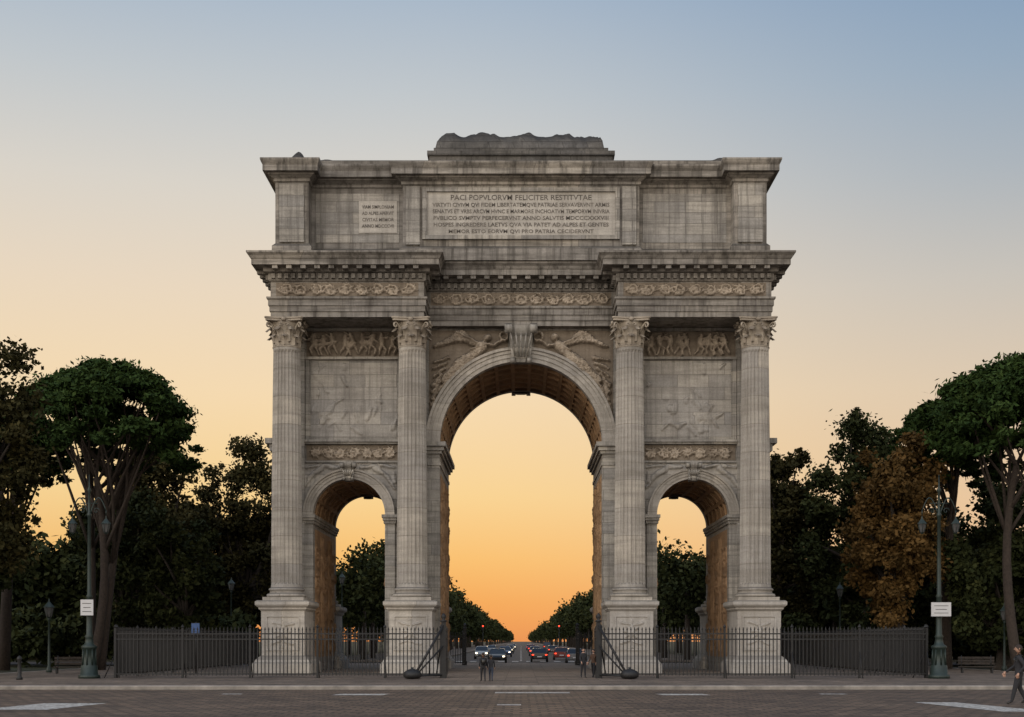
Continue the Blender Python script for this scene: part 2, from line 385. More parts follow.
# entablature
def mirror_plan(front):
    # front: list of (x,y) from x=-a .. +a along the front; rear is the half-turn copy
    return front+[(-x,DEP-y) for x,y in front]
E=[(-11.6,-2.15),(-4.5,-2.15),(-4.5,-.5),(4.5,-.5),(4.5,-2.15),(11.6,-2.15)]
EP=mirror_plan(E)
mb=MB()
zb=16.5
prof=[(0,0),(0,.24),(.05,.25),(.05,.5),(.1,.51),(.1,.76),(.17,.82),(.17,.9),(0,.93),(0,1.62),(.06,1.64),(.1,1.7),(.1,1.98),(.28,2.03),(.3,2.2),(.74,2.22),(.74,2.46),(.78,2.5),(.84,2.62),(.94,2.72),(.94,2.8),(.6,2.86)]
mb.sweep(EP,[(o,zb+z) for o,z in prof],0)
def along(poly,off,step,fn):
    n=len(poly)
    for i in range(n):
        a=Vector(poly[i]);b=Vector(poly[(i+1)%n]); d=b-a; L=d.length; d.normalize(); nn=Vector((d.y,-d.x)); k=max(1,int((L-0.1)/step))
        for j in range(k):
            c=a+d*(L*(j+.5)/k); fn(c,d,nn)
def brick3(mb,c,d,nn,w,o0,o1,z0,z1,mi=0):
    p=[c-d*w/2+nn*o0,c+d*w/2+nn*o0,c+d*w/2+nn*o1,c-d*w/2+nn*o1]
    V=[(q.x,q.y,z0) for q in p]+[(q.x,q.y,z1) for q in p]
    mb.add(V,[(0,1,2,3),(7,6,5,4),(0,4,5,1),(1,5,6,2),(2,6,7,3),(3,7,4,0)],mi)
along(EP,0,.3,lambda c,d,nn: brick3(mb,c,d,nn,.17,.08,.24,zb+1.74,zb+1.96))
along(EP,0,.62,lambda c,d,nn: brick3(mb,c,d,nn,.24,.28,.68,zb+2.06,zb+2.215))
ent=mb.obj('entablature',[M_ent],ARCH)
ztop=zb+2.8
for x0,x1,y in ((-11.35,-4.75,-2.15),(-4.3,4.3,-.5),(4.75,11.35,-2.15)):
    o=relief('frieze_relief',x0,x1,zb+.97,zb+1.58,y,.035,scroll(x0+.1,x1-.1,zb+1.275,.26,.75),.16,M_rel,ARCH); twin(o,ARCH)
# attic
A=[(-11.45,-1.8),(-9.9,-1.8),(-9.9,-1.0),(-5.55,-1.0),(-5.55,-1.4),(5.55,-1.4),(5.55,-1.0),(9.9,-1.0),(9.9,-1.8),(11.45,-1.8)]
AP=mirror_plan(A); mb=MB()
za=ztop+.02
mb.sweep(AP,[(.14,za),(.14,za+.55),(.08,za+.62),(0,za+.7),(0,22.85),(.07,22.9),(.07,23.02),(.22,23.12),(.3,23.16),(.3,23.22),(.5,23.24),(.5,23.5),(.56,23.62),(.6,23.72),(.6,23.8),(.3,23.84)],0)
mb.sweep([(-11.2,-1.2),(11.2,-1.2),(11.2,DEP+1.2),(-11.2,DEP+1.2)],[(0,23.8),(0,24.1),(-.05,24.14)])
mb.obj('attic',[M_ent],ARCH)
mb=MB()
for x0,x1,y in ((-11.25,-10.1,-1.8),(10.1,11.25,-1.8),(-5.4,-4.75,-1.4),(4.75,5.4,-1.4)):
    mb.box(x0,x1,y-.08,y+.1,za+.75,22.8)
# flat slabs of the side bays
for s in (-1,1):
    a,b=sorted((s*9.7,s*5.75))
    mb.box(a,b,-1.03,-.9,20.3,22.6)
o=mb.obj('attic_pilasters',[M_st],ARCH); twin(o,ARCH)
mb=MB(); px0,px1,pz0,pz1=-4.42,4.42,20.5,22.55
for a,b,c,d in ((px0-.2,px1+.2,pz1,pz1+.18),(px0-.2,px1+.2,pz0-.18,pz0),(px0-.2,px0,pz0,pz1),(px1,px1+.2,pz0,pz1)): mb.box(a,b,-1.52,-1.3,c,d)
o=mb.obj('inscription_frame',[M_st],ARCH); twin(o,ARCH)
mb=MB(); mb.box(px0+.003,px1-.003,-1.43,-1.3,pz0+.003,pz1-.003); mb.box(-7.65,-5.85,-1.06,-.9,20.75,22.25); o=mb.obj('inscription_panel',[M_pan],ARCH); twin(o,ARCH)
lines=[("PACI POPVLORVM FELICITER RESTITVTAE",.27,3.3),("VIRTVTI CIVIVM QVI FIDEM LIBERTATEMQVE PATRIAE SERVAVERVNT ARMIS",.2,4.15),
 ("SENATVS ET VRBS ARCVM HVNC E MARMORE INCHOATVM TEMPORVM INIVRIA",.2,4.15),("PVBLICO SVMPTV PERFECERVNT ANNO SALVTIS MDCCCXXXVIII",.2,4.1),
 ("HOSPES INGREDERE LAETVS QVA VIA PATET AD ALPES ET GENTES",.2,4.1),("MEMOR ESTO EORVM QVI PRO PATRIA CECIDERVNT",.19,3.4)]
def textline(s,x,y,z,hw,size,par,ex=.006):
    cu=bpy.data.curves.new('inscription_text','FONT'); cu.body=s; cu.size=size; cu.align_x='CENTER'; cu.extrude=ex; cu.resolution_u=2; cu.offset=.002
    cu.materials.append(M_ink); o=bpy.data.objects.new('inscription_text',cu); COL.objects.link(o)
    o.rotation_euler=(math.pi/2,0,0); o.location=(x,y,z); o.parent=par
    bpy.context.view_layer.update(); w=o.dimensions.x
    if w>0: o.scale=(2*hw/w,1.3,1)
    return o
z=pz1-.38
for s,sz,hw in lines: textline(s,0,-1.437,z,hw,sz,ARCH); z-=.31
for k,s in enumerate(("VIAM SIMPLONIAM","AD ALPES APERVIT","CIVITAS MEMOR","ANNO MDCCCVII")): textline(s,-6.75,-1.067,21.9-.3*k,.75,.17,ARCH)
# pedestal that carried the chariot, with its broken top
mb=MB(); mb.sweep([(-4.45,.6),(4.45,.6),(4.45,6.6),(-4.45,6.6)],[(0,23.9),(0,25.0),(.1,25.05),(.1,25.25),(-.05,25.3),(-.2,25.35),(-.2,25.5)])
mb.obj('crowning_pedestal',[M_dkst],ARCH)
def rubble(name,x0,x1,y0,y1,z0,h,seed,mat,res=.1,rag=.3,edge=.35):
    nx=int((x1-x0)/res)+2; ny=int((y1-y0)/res)+2; V=[];F=[]
    for j in range(ny):
        for i in range(nx):
            u=i/(nx-1); v=j/(ny-1); x=x0+(x1-x0)*u; y=y0+(y1-y0)*v
            e=min(1,min(u,1-u)*(x1-x0)/edge,min(v,1-v)*(y1-y0)/edge); e=e**.45 if e>0 else 0
            nn=noise.fractal(Vector((x*1.1,y*1.1,seed)),1,2,5)
            z=z0+h*e*(.88+rag*nn); V.append((x+.05*nn,y,z))
    for j in range(ny-1):
        for i in range(nx-1): a=j*nx+i; F.append((a,a+1,a+nx+1,a+nx))
    mb=MB(); mb.add(V,F,0,True); return mb.obj(name,[mat],ARCH)
rubble('broken_plinth',-4.2,4.05,.9,6.2,25.48,1.05,3.1,M_dkst,rag=.26,edge=.6)
rubble('statue_stump',-11.1,-10.2,-.9,.4,24.1,.7,7.3,M_dkst,rag=.6); rubble('statue_stump',-9.8,-8.7,-.9,.2,24.1,.35,1.3,M_dkst,rag=.7)
rubble('statue_stump',8.8,10.9,-.9,.4,24.1,.32,5.3,M_dkst,rag=.7)
# columns
COLX=(-11.0+.02,-5.1,5.1,10.98); CYY=-1.45
z0c,z1c=3.36,15.2
def build_column():
    mb=MB(); nf=24; sp=6; seg=nf*sp; V=[];F=[]
    def R(t): return .72-.10*t**1.6
    ts=[0,.012,.02,.1,.25,.45,.65,.85,.975,.985,1]
    zz0=z0c+.62
    for t in ts:
        R0=R(t); fl=0 if (t<.015 or t>.98) else 1
        for k in range(seg):
            fr=(k%sp)/sp; d=.075*math.sqrt(max(0,math.sin(math.pi*fr)))*fl if fr>0 else 0
            a=2*math.pi*k/seg; r_=R0-d+(0.02 if t in(0,1) else 0); V.append((r_*math.cos(a),r_*math.sin(a),zz0+(z1c-zz0)*t))
    for i in range(len(ts)-1):
        for k in range(seg): k2=(k+1)%seg; F.append((i*seg+k,i*seg+k2,(i+1)*seg+k2,(i+1)*seg+k))
    mb.add(V,F,0)
    # attic base
    mb.box(-.95,.95,-.95,.95,z0c,z0c+.16)
    pr=[(.93,z0c+.16)]
    for k in range(9): a=-math.pi/2+math.pi*k/8; pr.append((.84+.09*math.cos(a),z0c+.25+.09*math.sin(a)))
    pr+=[(.8,z0c+.36),(.77,z0c+.42),(.79,z0c+.46)]
    for k in range(7): a=-math.pi/2+math.pi*k/6; pr.append((.78+.06*math.cos(a),z0c+.53+.06*math.sin(a)))
    pr.append((.74,z0c+.63)); mb.lathe(pr,seg=40)
    # capital
    zc=z1c; H=16.5-zc
    mb.lathe([(.58,zc-.06),(.65,zc-.04),(.67,zc),(.6,zc+.04),(.55,zc+.06),(.56,zc+.5),(.62,zc+.85),(.74,zc+H-.16)],seg=32,mi=1)
    def leaf(a0,zb,h,w,r0,curl,rn):
        n=7;m=5;V=[]
        for j in range(n+1):
            t=j/n; rr=r0+.04*t+curl*max(0,t-.55)**2*4.5; z=zb+h*(t if t<.8 else .8+.2*(1-((t-.8)/.2)*1.6))
            ww=w*(.75+.35*math.sin(t*math.pi*.9))*(1-.55*t**4)*(1+.12*math.sin(j*3.1))
            for i in range(m):
                u=(i/(m-1)-.5); da=u*ww/r0; r_=rr-.05*abs(u)*2+(.05 if i==2 else 0); V.append((r_*math.cos(a0+da),r_*math.sin(a0+da),z))
        F=[(j*m+i,j*m+i+1,(j+1)*m+i+1,(j+1)*m+i) for j in range(n) for i in range(m-1)]; mb.add(V,F,1)
    for k in range(8): leaf(k*math.pi/4,zc+.04,.52,.42,.6,.28,k)
    for k in range(8): leaf((k+.5)*math.pi/4,zc+.2,.72,.38,.62,.34,k)
    for k in range(4):
        a=math.pi/4+k*math.pi/2; ca,sa=math.cos(a),math.sin(a)
        pts=[(ca*.62,sa*.62,zc+.6),(ca*.72,sa*.72,zc+.85),(ca*.92,sa*.92,zc+1.03)]
        for q in range(9):
            b=math.pi*.5-q*.75; rr=.13*(1-q*.09); pts.append((ca*(1.0+rr*math.cos(b)),sa*(1.0+rr*math.cos(b)),zc+.92+rr*math.sin(b)))
        mb.tube(pts,[.05]*3+[.05-.003*q for q in range(9)],6,1)
        a2=k*math.pi/2; mb.tube([(math.cos(a2)*.78,math.sin(a2)*.78,zc+H-.1),(math.cos(a2)*.88,math.sin(a2)*.88,zc+H-.1)],[.12,.1],8,1)
        for s in (-1,1):
            pts=[]
            for q in range(8):
                b=q*.8; rr=.1*(1-q*.1); r2=.72+.05; aa=a2+s*(.2-.14*math.cos(b)*rr*8); pts.append((r2*math.cos(aa),r2*math.sin(aa),zc+.95+rr*math.sin(b)))
            mb.tube(pts,[.03]*8,5,1)
    # abacus with concave sides
    pts=[]
    for k in range(4):
        a=math.pi/4+k*math.pi/2; c=(1.26*math.cos(a),1.26*math.sin(a)); a2=a+math.pi/2; c2=(1.26*math.cos(a2),1.26*math.sin(a2))
        for q in range(9):
            t=.04+q/8*.92; x=c[0]+(c2[0]-c[0])*t; y=c[1]+(c2[1]-c[1])*t; s_=1-.16*math.sin(math.pi*q/8); pts.append((x*s_,y*s_))
    n=len(pts); V=[(x*.95,y*.95,zc+H-.17) for x,y in pts]+[(x*.95,y*.95,zc+H-.09) for x,y in pts]+[(x,y,zc+H-.07) for x,y in pts]+[(x,y,zc+H-.003) for x,y in pts]
    F=[(j*n+i,j*n+(i+1)%n,(j+1)*n+(i+1)%n,(j+1)*n+i) for j in range(3) for i in range(n)]+[tuple(range(n))[::-1],tuple(3*n+i for i in range(n))]
    mb.add(V,F,1)
    return mb
cb=build_column(); c0=cb.obj('column',[M_col,M_cap],ARCH); c0.location=(COLX[0],CYY,0); twin(c0,ARCH)
for x in COLX[1:]:
    c=bpy.data.objects.new('column',c0.data); COL.objects.link(c); c.location=(x,CYY,0); c.parent=ARCH; twin(c,ARCH)
# column pedestals
for x in COLX:
    mb=MB()
    sq=[(x-1,CYY-1),(x+1,CYY-1),(x+1,-.02),(x-1,-.02)]
    mb.sweep(sq,[(.36,0),(.36,.42),(.3,.5),(.26,.52),(.22,.62),(.1,.74),(0,.82),(0,2.86),(.04,2.9),(.1,2.96),(.1,3.02),(.2,3.1),(.24,3.16),(.24,3.3),(.16,3.36)])
    mb.box(x-.72,x+.72,CYY-1.05,CYY-.9,1.05,1.11);mb.box(x-.72,x+.72,CYY-1.05,CYY-.9,2.6,2.66);mb.box(x-.78,x-.72,CYY-1.05,CYY-.9,1.05,2.66);mb.box(x+.72,x+.78,CYY-1.05,CYY-.9,1.05,2.66)
    o=mb.obj('column_pedestal',[M_ped],ARCH); twin(o,ARCH)
    st=rosette(x,1.9,.42)+[(x-.5,2.35,x-.1,2.2,.06,.03,.6),(x+.5,2.35,x+.1,2.2,.06,.03,.6),(x-.5,1.35,x-.1,1.5,.06,.03,.6),(x+.5,1.35,x+.1,1.5,.06,.03,.6),(x,1.2,x,1.5,.05,.03,.6),(x,2.3,x,2.5,.05,.03,.6)]
    o=relief('pedestal_relief',x-.7,x+.7,1.13,2.58,CYY-1,.035,st,.11,M_ped,ARCH); twin(o,ARCH)
# wall dressings
mb=MB()
for x in COLX: mb.box(x-.62,x+.62,-.24,.05,3.3,16.49)        # pilasters behind columns
for s in (-1,1):
    c=s*CX
    for e in (-1,1):                                          # side arch jamb pilasters + impost
        a,b=sorted((c+e*(RS-.004),c+e*2.2)); mb.box(a,b,-.13,.4,.5,ZS-.42); mb.box(a-.05,b+.05,-.2,.45,0,.5)
        a,b=sorted((c+e*(RS-.10),c+e*2.3)); mb.box(a+.04,b-.04,-.22,DEP/2,ZS-.42,ZS-.28); mb.box(a,b,-.3,DEP/2,ZS-.28,ZS-.15); mb.box(a-.04,b+.04,-.36,DEP/2,ZS-.15,ZS-.002)
    a,b=sorted((s*(RC-.004),s*4.5)); mb.box(a,b,-.2,.4,.6,9.9); mb.box(a-.06,b+.06,-.28,.45,0,.6)
    for d,z0,z1 in ((.04,9.9,10.05),(.0,10.05,10.45),(.1,10.45,10.6),(.2,10.6,10.78),(.3,10.78,ZC-.003)):
        a,b=sorted((s*(RC-.004-d),s*4.56)); mb.box(a,b,-.2-d,DEP/2-.001,z0,z1)
    # string course above side arches + panel frames
    a,b=sorted((s*10.35,s*5.7))
    mb.box(a,b,-.3,.05,11.02,11.12); mb.box(a,b,-.22,.05,10.93,11.02); mb.box(a,b,-.12,.05,10.05,10.14)
    mb.box(a,b,-.14,.05,15.0,15.12); mb.box(a,b,-.14,.05,16.36,16.49)
    mb.box(a+.02,a+.2,-.1,.05,11.12,15.0); mb.box(b-.2,b-.02,-.1,.05,11.12,15.0)
    # string course returning round the flank
    mb.box(*sorted((s*(W-.02),s*12.25)),-.3,DEP/2-.002,10.95,11.2); mb.box(*sorted((s*(W-.02),s*12.05)),-.2,DEP/2-.002,10.6,10.95)
o=mb.obj('wall_dressings',[M_st],ARCH); twin(o,ARCH)
for s in (-1,1):
    a,b=sorted((s*10.3,s*5.75))
    # worn narrative slab: what is left of the carving is shallow and broken
    rn=random.Random(40+s); st=[]
    for k in range(26):
        x_=rn.uniform(a+.3,b-.3); z_=rn.uniform(11.5,13.2 if rn.random()<.7 else 14.7); w_=rn.uniform(.15,.5); st.append((x_,z_,min(b-.1,x_+w_*rn.uniform(.2,1)),z_+rn.uniform(-.5,.5),rn.uniform(.06,.2),rn.uniform(.03,.1),rn.uniform(.4,1)))
    o=relief('worn_slab',a+.2,b-.2,11.3,14.85,-.01,.045,st,.12,M_slab,ARCH,noiseamp=.12); twin(o,ARCH)
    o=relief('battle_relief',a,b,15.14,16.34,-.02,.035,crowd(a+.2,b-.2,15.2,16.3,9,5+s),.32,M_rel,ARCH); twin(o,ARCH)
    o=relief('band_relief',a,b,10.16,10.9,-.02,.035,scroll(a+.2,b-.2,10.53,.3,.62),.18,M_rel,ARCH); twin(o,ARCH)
    c=s*CX
    st=[]
    for e in (-1,1): st+=[(c+e*1.3,9.75,c+e*1.9,9.35,.14,.1,.9),(c+e*1.9,9.35,c+e*2.2,8.8,.12,.05,.8),(c+e*.6,9.85,c+e*1.2,9.9,.1,.12,.8),(c+e*1.5,9.9,c+e*2.15,9.85,.08,.05,.7),(c+e*2.15,9.6,c+e*2.2,9.1,.05,.08,.6)]
    cf=lambda x,z,c=c: (x-c)**2+(z-ZS)**2<2.12**2
    o=relief('side_spandrel',c-2.3,c+2.3,8.3,10.02,-.02,.04,st,.18,M_slab,ARCH,cut=cf); twin(o,ARCH)
    a,b=sorted((s*4.42,s*.35))
    cf=lambda x,z: x*x+(z-ZC)**2<4.5**2 or (abs(x)<.62 and z>14)
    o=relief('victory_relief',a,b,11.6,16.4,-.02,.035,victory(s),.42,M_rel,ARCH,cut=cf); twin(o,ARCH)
    # carved jamb panels inside the passages
    for xx,sg,z1 in ((s*RC,-s,9.6),(c-RS,1,6.9),(c+RS,-1,6.9)):
        st=[]; 
        for k in range(3):
            yc=1.3+2.3*k
            zz=1.6
            while zz<z1-.8: st+=rosette(yc,zz,.5)+[(yc-.6,zz+.5,yc+.6,zz+.5,.05,.05,.5)]; zz+=1.3
            for e in (-1,1): st.append((yc+e*.85,1,yc+e*.85,z1-.3,.06,.06,.9))
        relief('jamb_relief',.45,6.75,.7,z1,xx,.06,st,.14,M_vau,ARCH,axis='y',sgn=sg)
# ------------------------------------------------------------------ iron fence
def fence(name,p0,p1,h=1.95,step=.15,z=0.12):
    mb=MB(); a=Vector((*p0,0));b=Vector((*p1,0)); d=(b-a); L=d.length; d.normalize(); nn=Vector((-d.y,d.x,0))
    def bar(c,w,t,z0,z1):
        p=[c-d*w-nn*t,c+d*w-nn*t,c+d*w+nn*t,c-d*w+nn*t]
        mb.add([(q.x,q.y,z0) for q in p]+[(q.x,q.y,z1) for q in p],[(3,2,1,0),(4,5,6,7),(0,1,5,4),(1,2,6,5),(2,3,7,6),(3,0,4,7)])
    for zz,t in ((.14,.025),(h-.42,.02),(h-.2,.02)):
        bar(a+d*L/2,L/2,.02,z+zz,z+zz+.05)
    n=int(L/step)
    for i in range(n+1):
        c=a+d*(L*i/n); post=(i%18==0 or i==n)
        w=.04 if post else .018; hh=h+.06 if post else h-.04
        bar(c,w,w,z if post else z+.1,z+hh)
        q=[c-d*w*1.8,c-nn*w*1.8,c+d*w*1.8,c+nn*w*1.8]; t0=z+hh
        mb.add([(c.x,c.y,t0-.03)]+[(e.x,e.y,t0+.03) for e in q]+[(c.x,c.y,t0+.16)],[(0,2,1),(0,3,2),(0,4,3),(0,1,4),(1,2,5),(2,3,5),(3,4,5),(4,1,5)])
        if post:
            e=c+nn*.5; 
            mb.tube([(c.x,c.y,z+1.1),(e.x,e.y,z)],[.02,.02],5)
    return mb.obj(name,[M_iron])
FX=16.25
for s in (-1,1):
    fence('iron_fence',(s*FX,-10),(s*3.2,-10)); fence('iron_fence',(s*FX,-9.8),(s*FX,17)); fence('iron_fence',(s*FX,17.2),(s*3.6,17.2))
def gate(s,y,sg):
    g=empty('iron_gate',(s*3.1,y,0.12))
    mb=MB(); mb.box(-.09,.09,-.09,.09,0,2.25); mb.lathe([(.13,2.25),(.13,2.3),(.05,2.34),(.1,2.42),(.1,2.5),(.02,2.6)],seg=12)
    mb.box(-.13,.13,-.13,.13,0,.25)
    mb.obj('gate_post',[M_iron],g)
    mb=MB(); 
    # leaf folded open, running back towards the arch
    for k in range(16):
        yy=sg*(.2+k*.16); mb.box(-.014,.014,yy-.014,yy+.014,.08,2.0+.12*math.sin(k/15*math.pi)); 
    for zz in (.1,.75,1.6,1.9): mb.box(-.02,.02,min(sg*.1,sg*2.65),max(sg*.1,sg*2.65),zz,zz+.05)
    mb.tube([(0,sg*.15,.15),(0,sg*2.6,1.6)],[.02,.02],6)
    mb.obj('gate_leaf',[M_iron],g)
    if sg>0:
        mb=MB(); x1=s*1.05; yb=-1.1
        mb.tube([(0,-.05,2.1),(x1,yb,.18)],[.05,.05],8); mb.tube([(0,-.05,1.3),(x1*.95,yb*.95,.16)],[.035,.035],8)
        mb.tube([(0,-.05,.12),(x1,yb,.12)],[.035,.035],8); mb.tube([(x1*.5,yb*.5,.12),(x1*.5,yb*.5,1.1)],[.028,.028],6)
        mb.tube([(0,0,2.1),(s*.35,.9,.1)],[.03,.03],6)
        mb.lathe([(.05,.0),(.28,.02),(.36,.1),(.36,.2),(.3,.3),(.16,.37),(.05,.4),(.05,.46)],cx=x1+s*.1,cy=yb,seg=18)
        mb.obj('gate_brace',[M_iron],g)
    return g
for s in (-1,1): gate(s,-10,1); gate(s*1.12,17.2,-1)
# ------------------------------------------------------------------ street furniture
def lantern(mb,x,y,z,s=1,gl=1):
    def f(r,zz,n=6): return [(x+r*s*math.cos(k*math.pi*2/n+.3),y+r*s*math.sin(k*math.pi*2/n+.3),z+zz*s) for k in range(n)]
    def ring(r0,z0,r1,z1,mi):
        a=f(r0,z0);b=f(r1,z1); mb.add(a+b,[(k,(k+1)%6,6+(k+1)%6,6+k) for k in range(6)]+[(5,4,3,2,1,0),(6,7,8,9,10,11)],mi)
    ring(.06,-.08,.12,0,0); ring(.12,0,.2,.42,gl); ring(.25,.42,.23,.46,0); ring(.22,.46,.06,.66,0); ring(.05,.66,.02,.82,0)
    for k in range(6):
        a=f(.125,0)[k];b=f(.205,.42)[k]; mb.tube([a,b],[.012,.012],4)
def street_lamp(x,y,h=8.0):
    g=empty('street_lamp',(x,y,.12))
    mb=MB(); mb.lathe([(.42,0),(.42,.12),(.34,.16),(.32,.5),(.26,.56),(.24,1.15),(.3,1.2),(.3,1.28),(.18,1.36),(.14,1.6),(.18,1.66),(.12,1.74),(.095,3.2),(.13,3.26),(.085,3.34),(.065,h-1.7),(.1,h-1.66),(.1,h-1.58),(.055,h-1.5),(.045,h-.7),(.09,h-.62),(.03,h-.5),(.012,h)],seg=16)
    for k in range(8): a=k*math.pi/4; mb.tube([(.27*math.cos(a),.27*math.sin(a),.52),(.25*math.cos(a),.25*math.sin(a),1.15)],[.035,.03],5)
    mb.obj('pole',[M_lampgreen],g)
    mb=MB()
    for s in (-1,1):
        pts=[]
        for q in range(15):
            t=q/14; pts.append((s*(.05+.62*t),0,h-1.55+.62*math.sin(t*math.pi*.95)+.0*t))
        mb.tube(pts,[.032-.012*q/14 for q in range(15)],6)
        pts=[(s*(.28+.14*(1-q/12)*math.cos(q*.65)),0,h-1.45+.14*(1-q/12)*math.sin(q*.65)) for q in range(12)]
        mb.tube(pts,[.018]*12,5)
        mb.tube([(s*.67,0,h-1.42),(s*.67,0,h-1.6)],[.02,.03],5)
        lantern(mb,s*.67,0,h-2.3,.8)
    mb.tube([(-.35,0,h-1.15),(.35,0,h-1.15)],[.018,.018],5)
    mb.obj('arms_and_lanterns',[M_lampgreen,M_glass],g)
    return g
street_lamp(-17.15,-10.4,8.1); street_lamp(16.6,-10.4,8.1)
def sign(name,x,y,z,w,h,mat=None,lines_=3,pole=None):
    g=empty(name,(x,y,z)); mb=MB(); mb.box(-w/2,w/2,-.015,.015,0,h); mb.obj('plate',[mat or M_white],g)
    mb=MB(); mb.box(-w/2-.015,w/2+.015,-.01,.022,-.015,-.001); mb.box(-w/2-.015,w/2+.015,-.01,.022,h+.001,h+.015)
    for k in range(lines_): 
        ww=w*(.36-.07*(k%2)); mb.box(-ww,ww,-.02,-.0155,h*(.22+.26*k),h*(.22+.26*k)+.035*h)
    mb.box(-.03,.03,.016,.12,h*.3,h*.4); mb.box(-.03,.03,.016,.12,h*.6,h*.7)
    mb.obj('frame_and_lettering',[M_iron],g)
    if pole: mb=MB(); mb.tube([(0,.09,-(z-.12)),(0,.09,h+.05)],[.035,.035],8); mb.obj('pole',[M_iron],g)
    return g
sign('street_sign',-17.15,-10.66,2.62,.5,.62); sign('street_sign',16.6,-10.66,2.58,.78,.55)
sign('information_sign',-14.6,-4.0,1.9,.36,.5,M_blue,2,True)
def park_lamp(x,y,h):
    g=empty('park_lamp',(x,y,0.0)); mb=MB(); mb.lathe([(.14,0),(.14,.3),(.07,.4),(.045,h-.9),(.08,h-.86),(.05,h-.8)],seg=10); lantern(mb,0,0,h-.75,1.05); mb.obj('post_and_lantern',[M_lampgreen,M_glass],g)
park_lamp(-22.3,-1.0,3.5); park_lamp(-19.6,24.5,5.8); park_lamp(-12.9,30,6.5); park_lamp(24.0,2,3.4); park_lamp(14.2,32,6.2); park_lamp(18.9,14,5.0)
park_lamp(-9,60,6.5); park_lamp(9,64,6.5)
def bollard(x,y):
    mb=MB(); mb.lathe([(.12,0.12),(.12,.2),(.08,.25),(.07,.85),(.1,.9),(.1,.95),(.05,1.02),(.01,1.05)],cx=x,cy=y,seg=12); mb.obj('bollard',[M_iron])
for x in (-21,-19.2,19.5,21.4,23.3): bollard(x,-12.2)
def bench(x,y,rz):
    g=empty('park_bench',(x,y,0.0)); g.rotation_euler=(0,0,rz); mb=MB()
    for k in range(4): mb.box(-.8,.8,-.2+k*.11,-.11+k*.11,.40,.44)
    for k in range(3): mb.box(-.8,.8,.24+k*.02,.27+k*.02,.52+k*.13,.62+k*.13)
    mb.obj('slats',[M_bark],g); mb=MB()
    for s in (-.65,.65): mb.box(s-.03,s+.03,-.2,-.15,0,.4); mb.box(s-.03,s+.03,.2,.25,0,.4); mb.box(s-.03,s+.03,-.2,.25,.36,.399); mb.tube([(s,.22,.4),(s,.3,.95)],[.025,.02],5)
    mb.obj('iron_frame',[M_iron],g)
bench(-20.5,-3,0.2); bench(21,-2.5,-.2)
# ------------------------------------------------------------------ trees
def mesh_from_np(name,V,nq,mats,mi,tint,extra=None):
    """V: (4*nq,3) quads, extra: MB with wood"""
    nv=len(V); ev=np.array(extra.v,dtype=np.float32) if extra and extra.v else np.zeros((0,3),np.float32)
    AV=np.concatenate([V.astype(np.float32),ev]); me=bpy.data.meshes.new(name)
    loops=[np.arange(nv,dtype=np.int32)]; tot=[np.full(nq,4,np.int32)]
    if extra and extra.f:
        loops.append(np.array([i+nv for f in extra.f for i in f],np.int32)); tot.append(np.array([len(f) for f in extra.f],np.int32))
    LP=np.concatenate(loops); T=np.concatenate(tot); ST=np.concatenate([[0],np.cumsum(T)[:-1]]).astype(np.int32)
    me.vertices.add(len(AV)); me.vertices.foreach_set('co',AV.ravel()); me.loops.add(len(LP)); me.loops.foreach_set('vertex_index',LP)
    me.polygons.add(len(T)); me.polygons.foreach_set('loop_start',ST); me.polygons.foreach_set('loop_total',T)
    for m in mats: me.materials.append(m)
    ne=len(T)-nq; me.polygons.foreach_set('material_index',np.concatenate([mi,np.zeros(ne,np.int32)]).astype(np.int32))
    at=me.attributes.new('tint','FLOAT','FACE'); at.data.foreach_set('value',np.concatenate([tint,np.zeros(ne)]).astype(np.float32))
    me.update(calc_edges=True); me.validate()
    o=bpy.data.objects.new(name,me); COL.objects.link(o); return o
def leaves(rng,centers,radii,counts,size,asp=1.6,upb=0.3,rp=.6):
    """centers (n,3), radii (n,3), counts"""
    idx=np.repeat(np.arange(len(centers)),counts); n=len(idx)
    d=rng.normal(size=(n,3)); d/=np.linalg.norm(d,axis=1)[:,None]+1e-9
    r=rng.rand(n)**rp; r=r*(1+.38*np.abs(rng.normal(size=n))*(rng.rand(n)<.5))
    P=centers[idx]+d*r[:,None]*radii[idx]
    nr=d*.3+rng.normal(size=(n,3))*.7+np.array([0,0,upb]); nr/=np.linalg.norm(nr,axis=1)[:,None]+1e-9
    a=rng.normal(size=(n,3)); u=np.cross(nr,a); u/=np.linalg.norm(u,axis=1)[:,None]+1e-9; w=np.cross(nr,u)
    s=(size if np.isscalar(size) else size[idx])*(.6+.8*rng.rand(n)); s=s[:,None]
    u=u*s*asp*.5; w=w*s*.5
    V=np.stack([P-u,P-w*1.0+u*.1,P+u,P+w],1).reshape(-1,3)
    ct=rng.rand(len(centers))
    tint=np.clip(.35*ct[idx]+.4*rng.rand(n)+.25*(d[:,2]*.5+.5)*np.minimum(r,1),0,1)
    return V,tint
def limb(mb,p,q,r0,r1,rng,n=5,mi=0,seg=7,bow=.12):
    p=np.array(p,float);q=np.array(q,float); L=np.linalg.norm(q-p); pts=[];rs=[]
    off=rng.normal(size=3)*bow*L
    for i in range(n+1):
        t=i/n; pts.append(tuple(p+(q-p)*t+off*math.sin(math.pi*t)*.6)); rs.append(r0+(r1-r0)*t)
    mb.tube(pts,rs,seg,mi); return pts
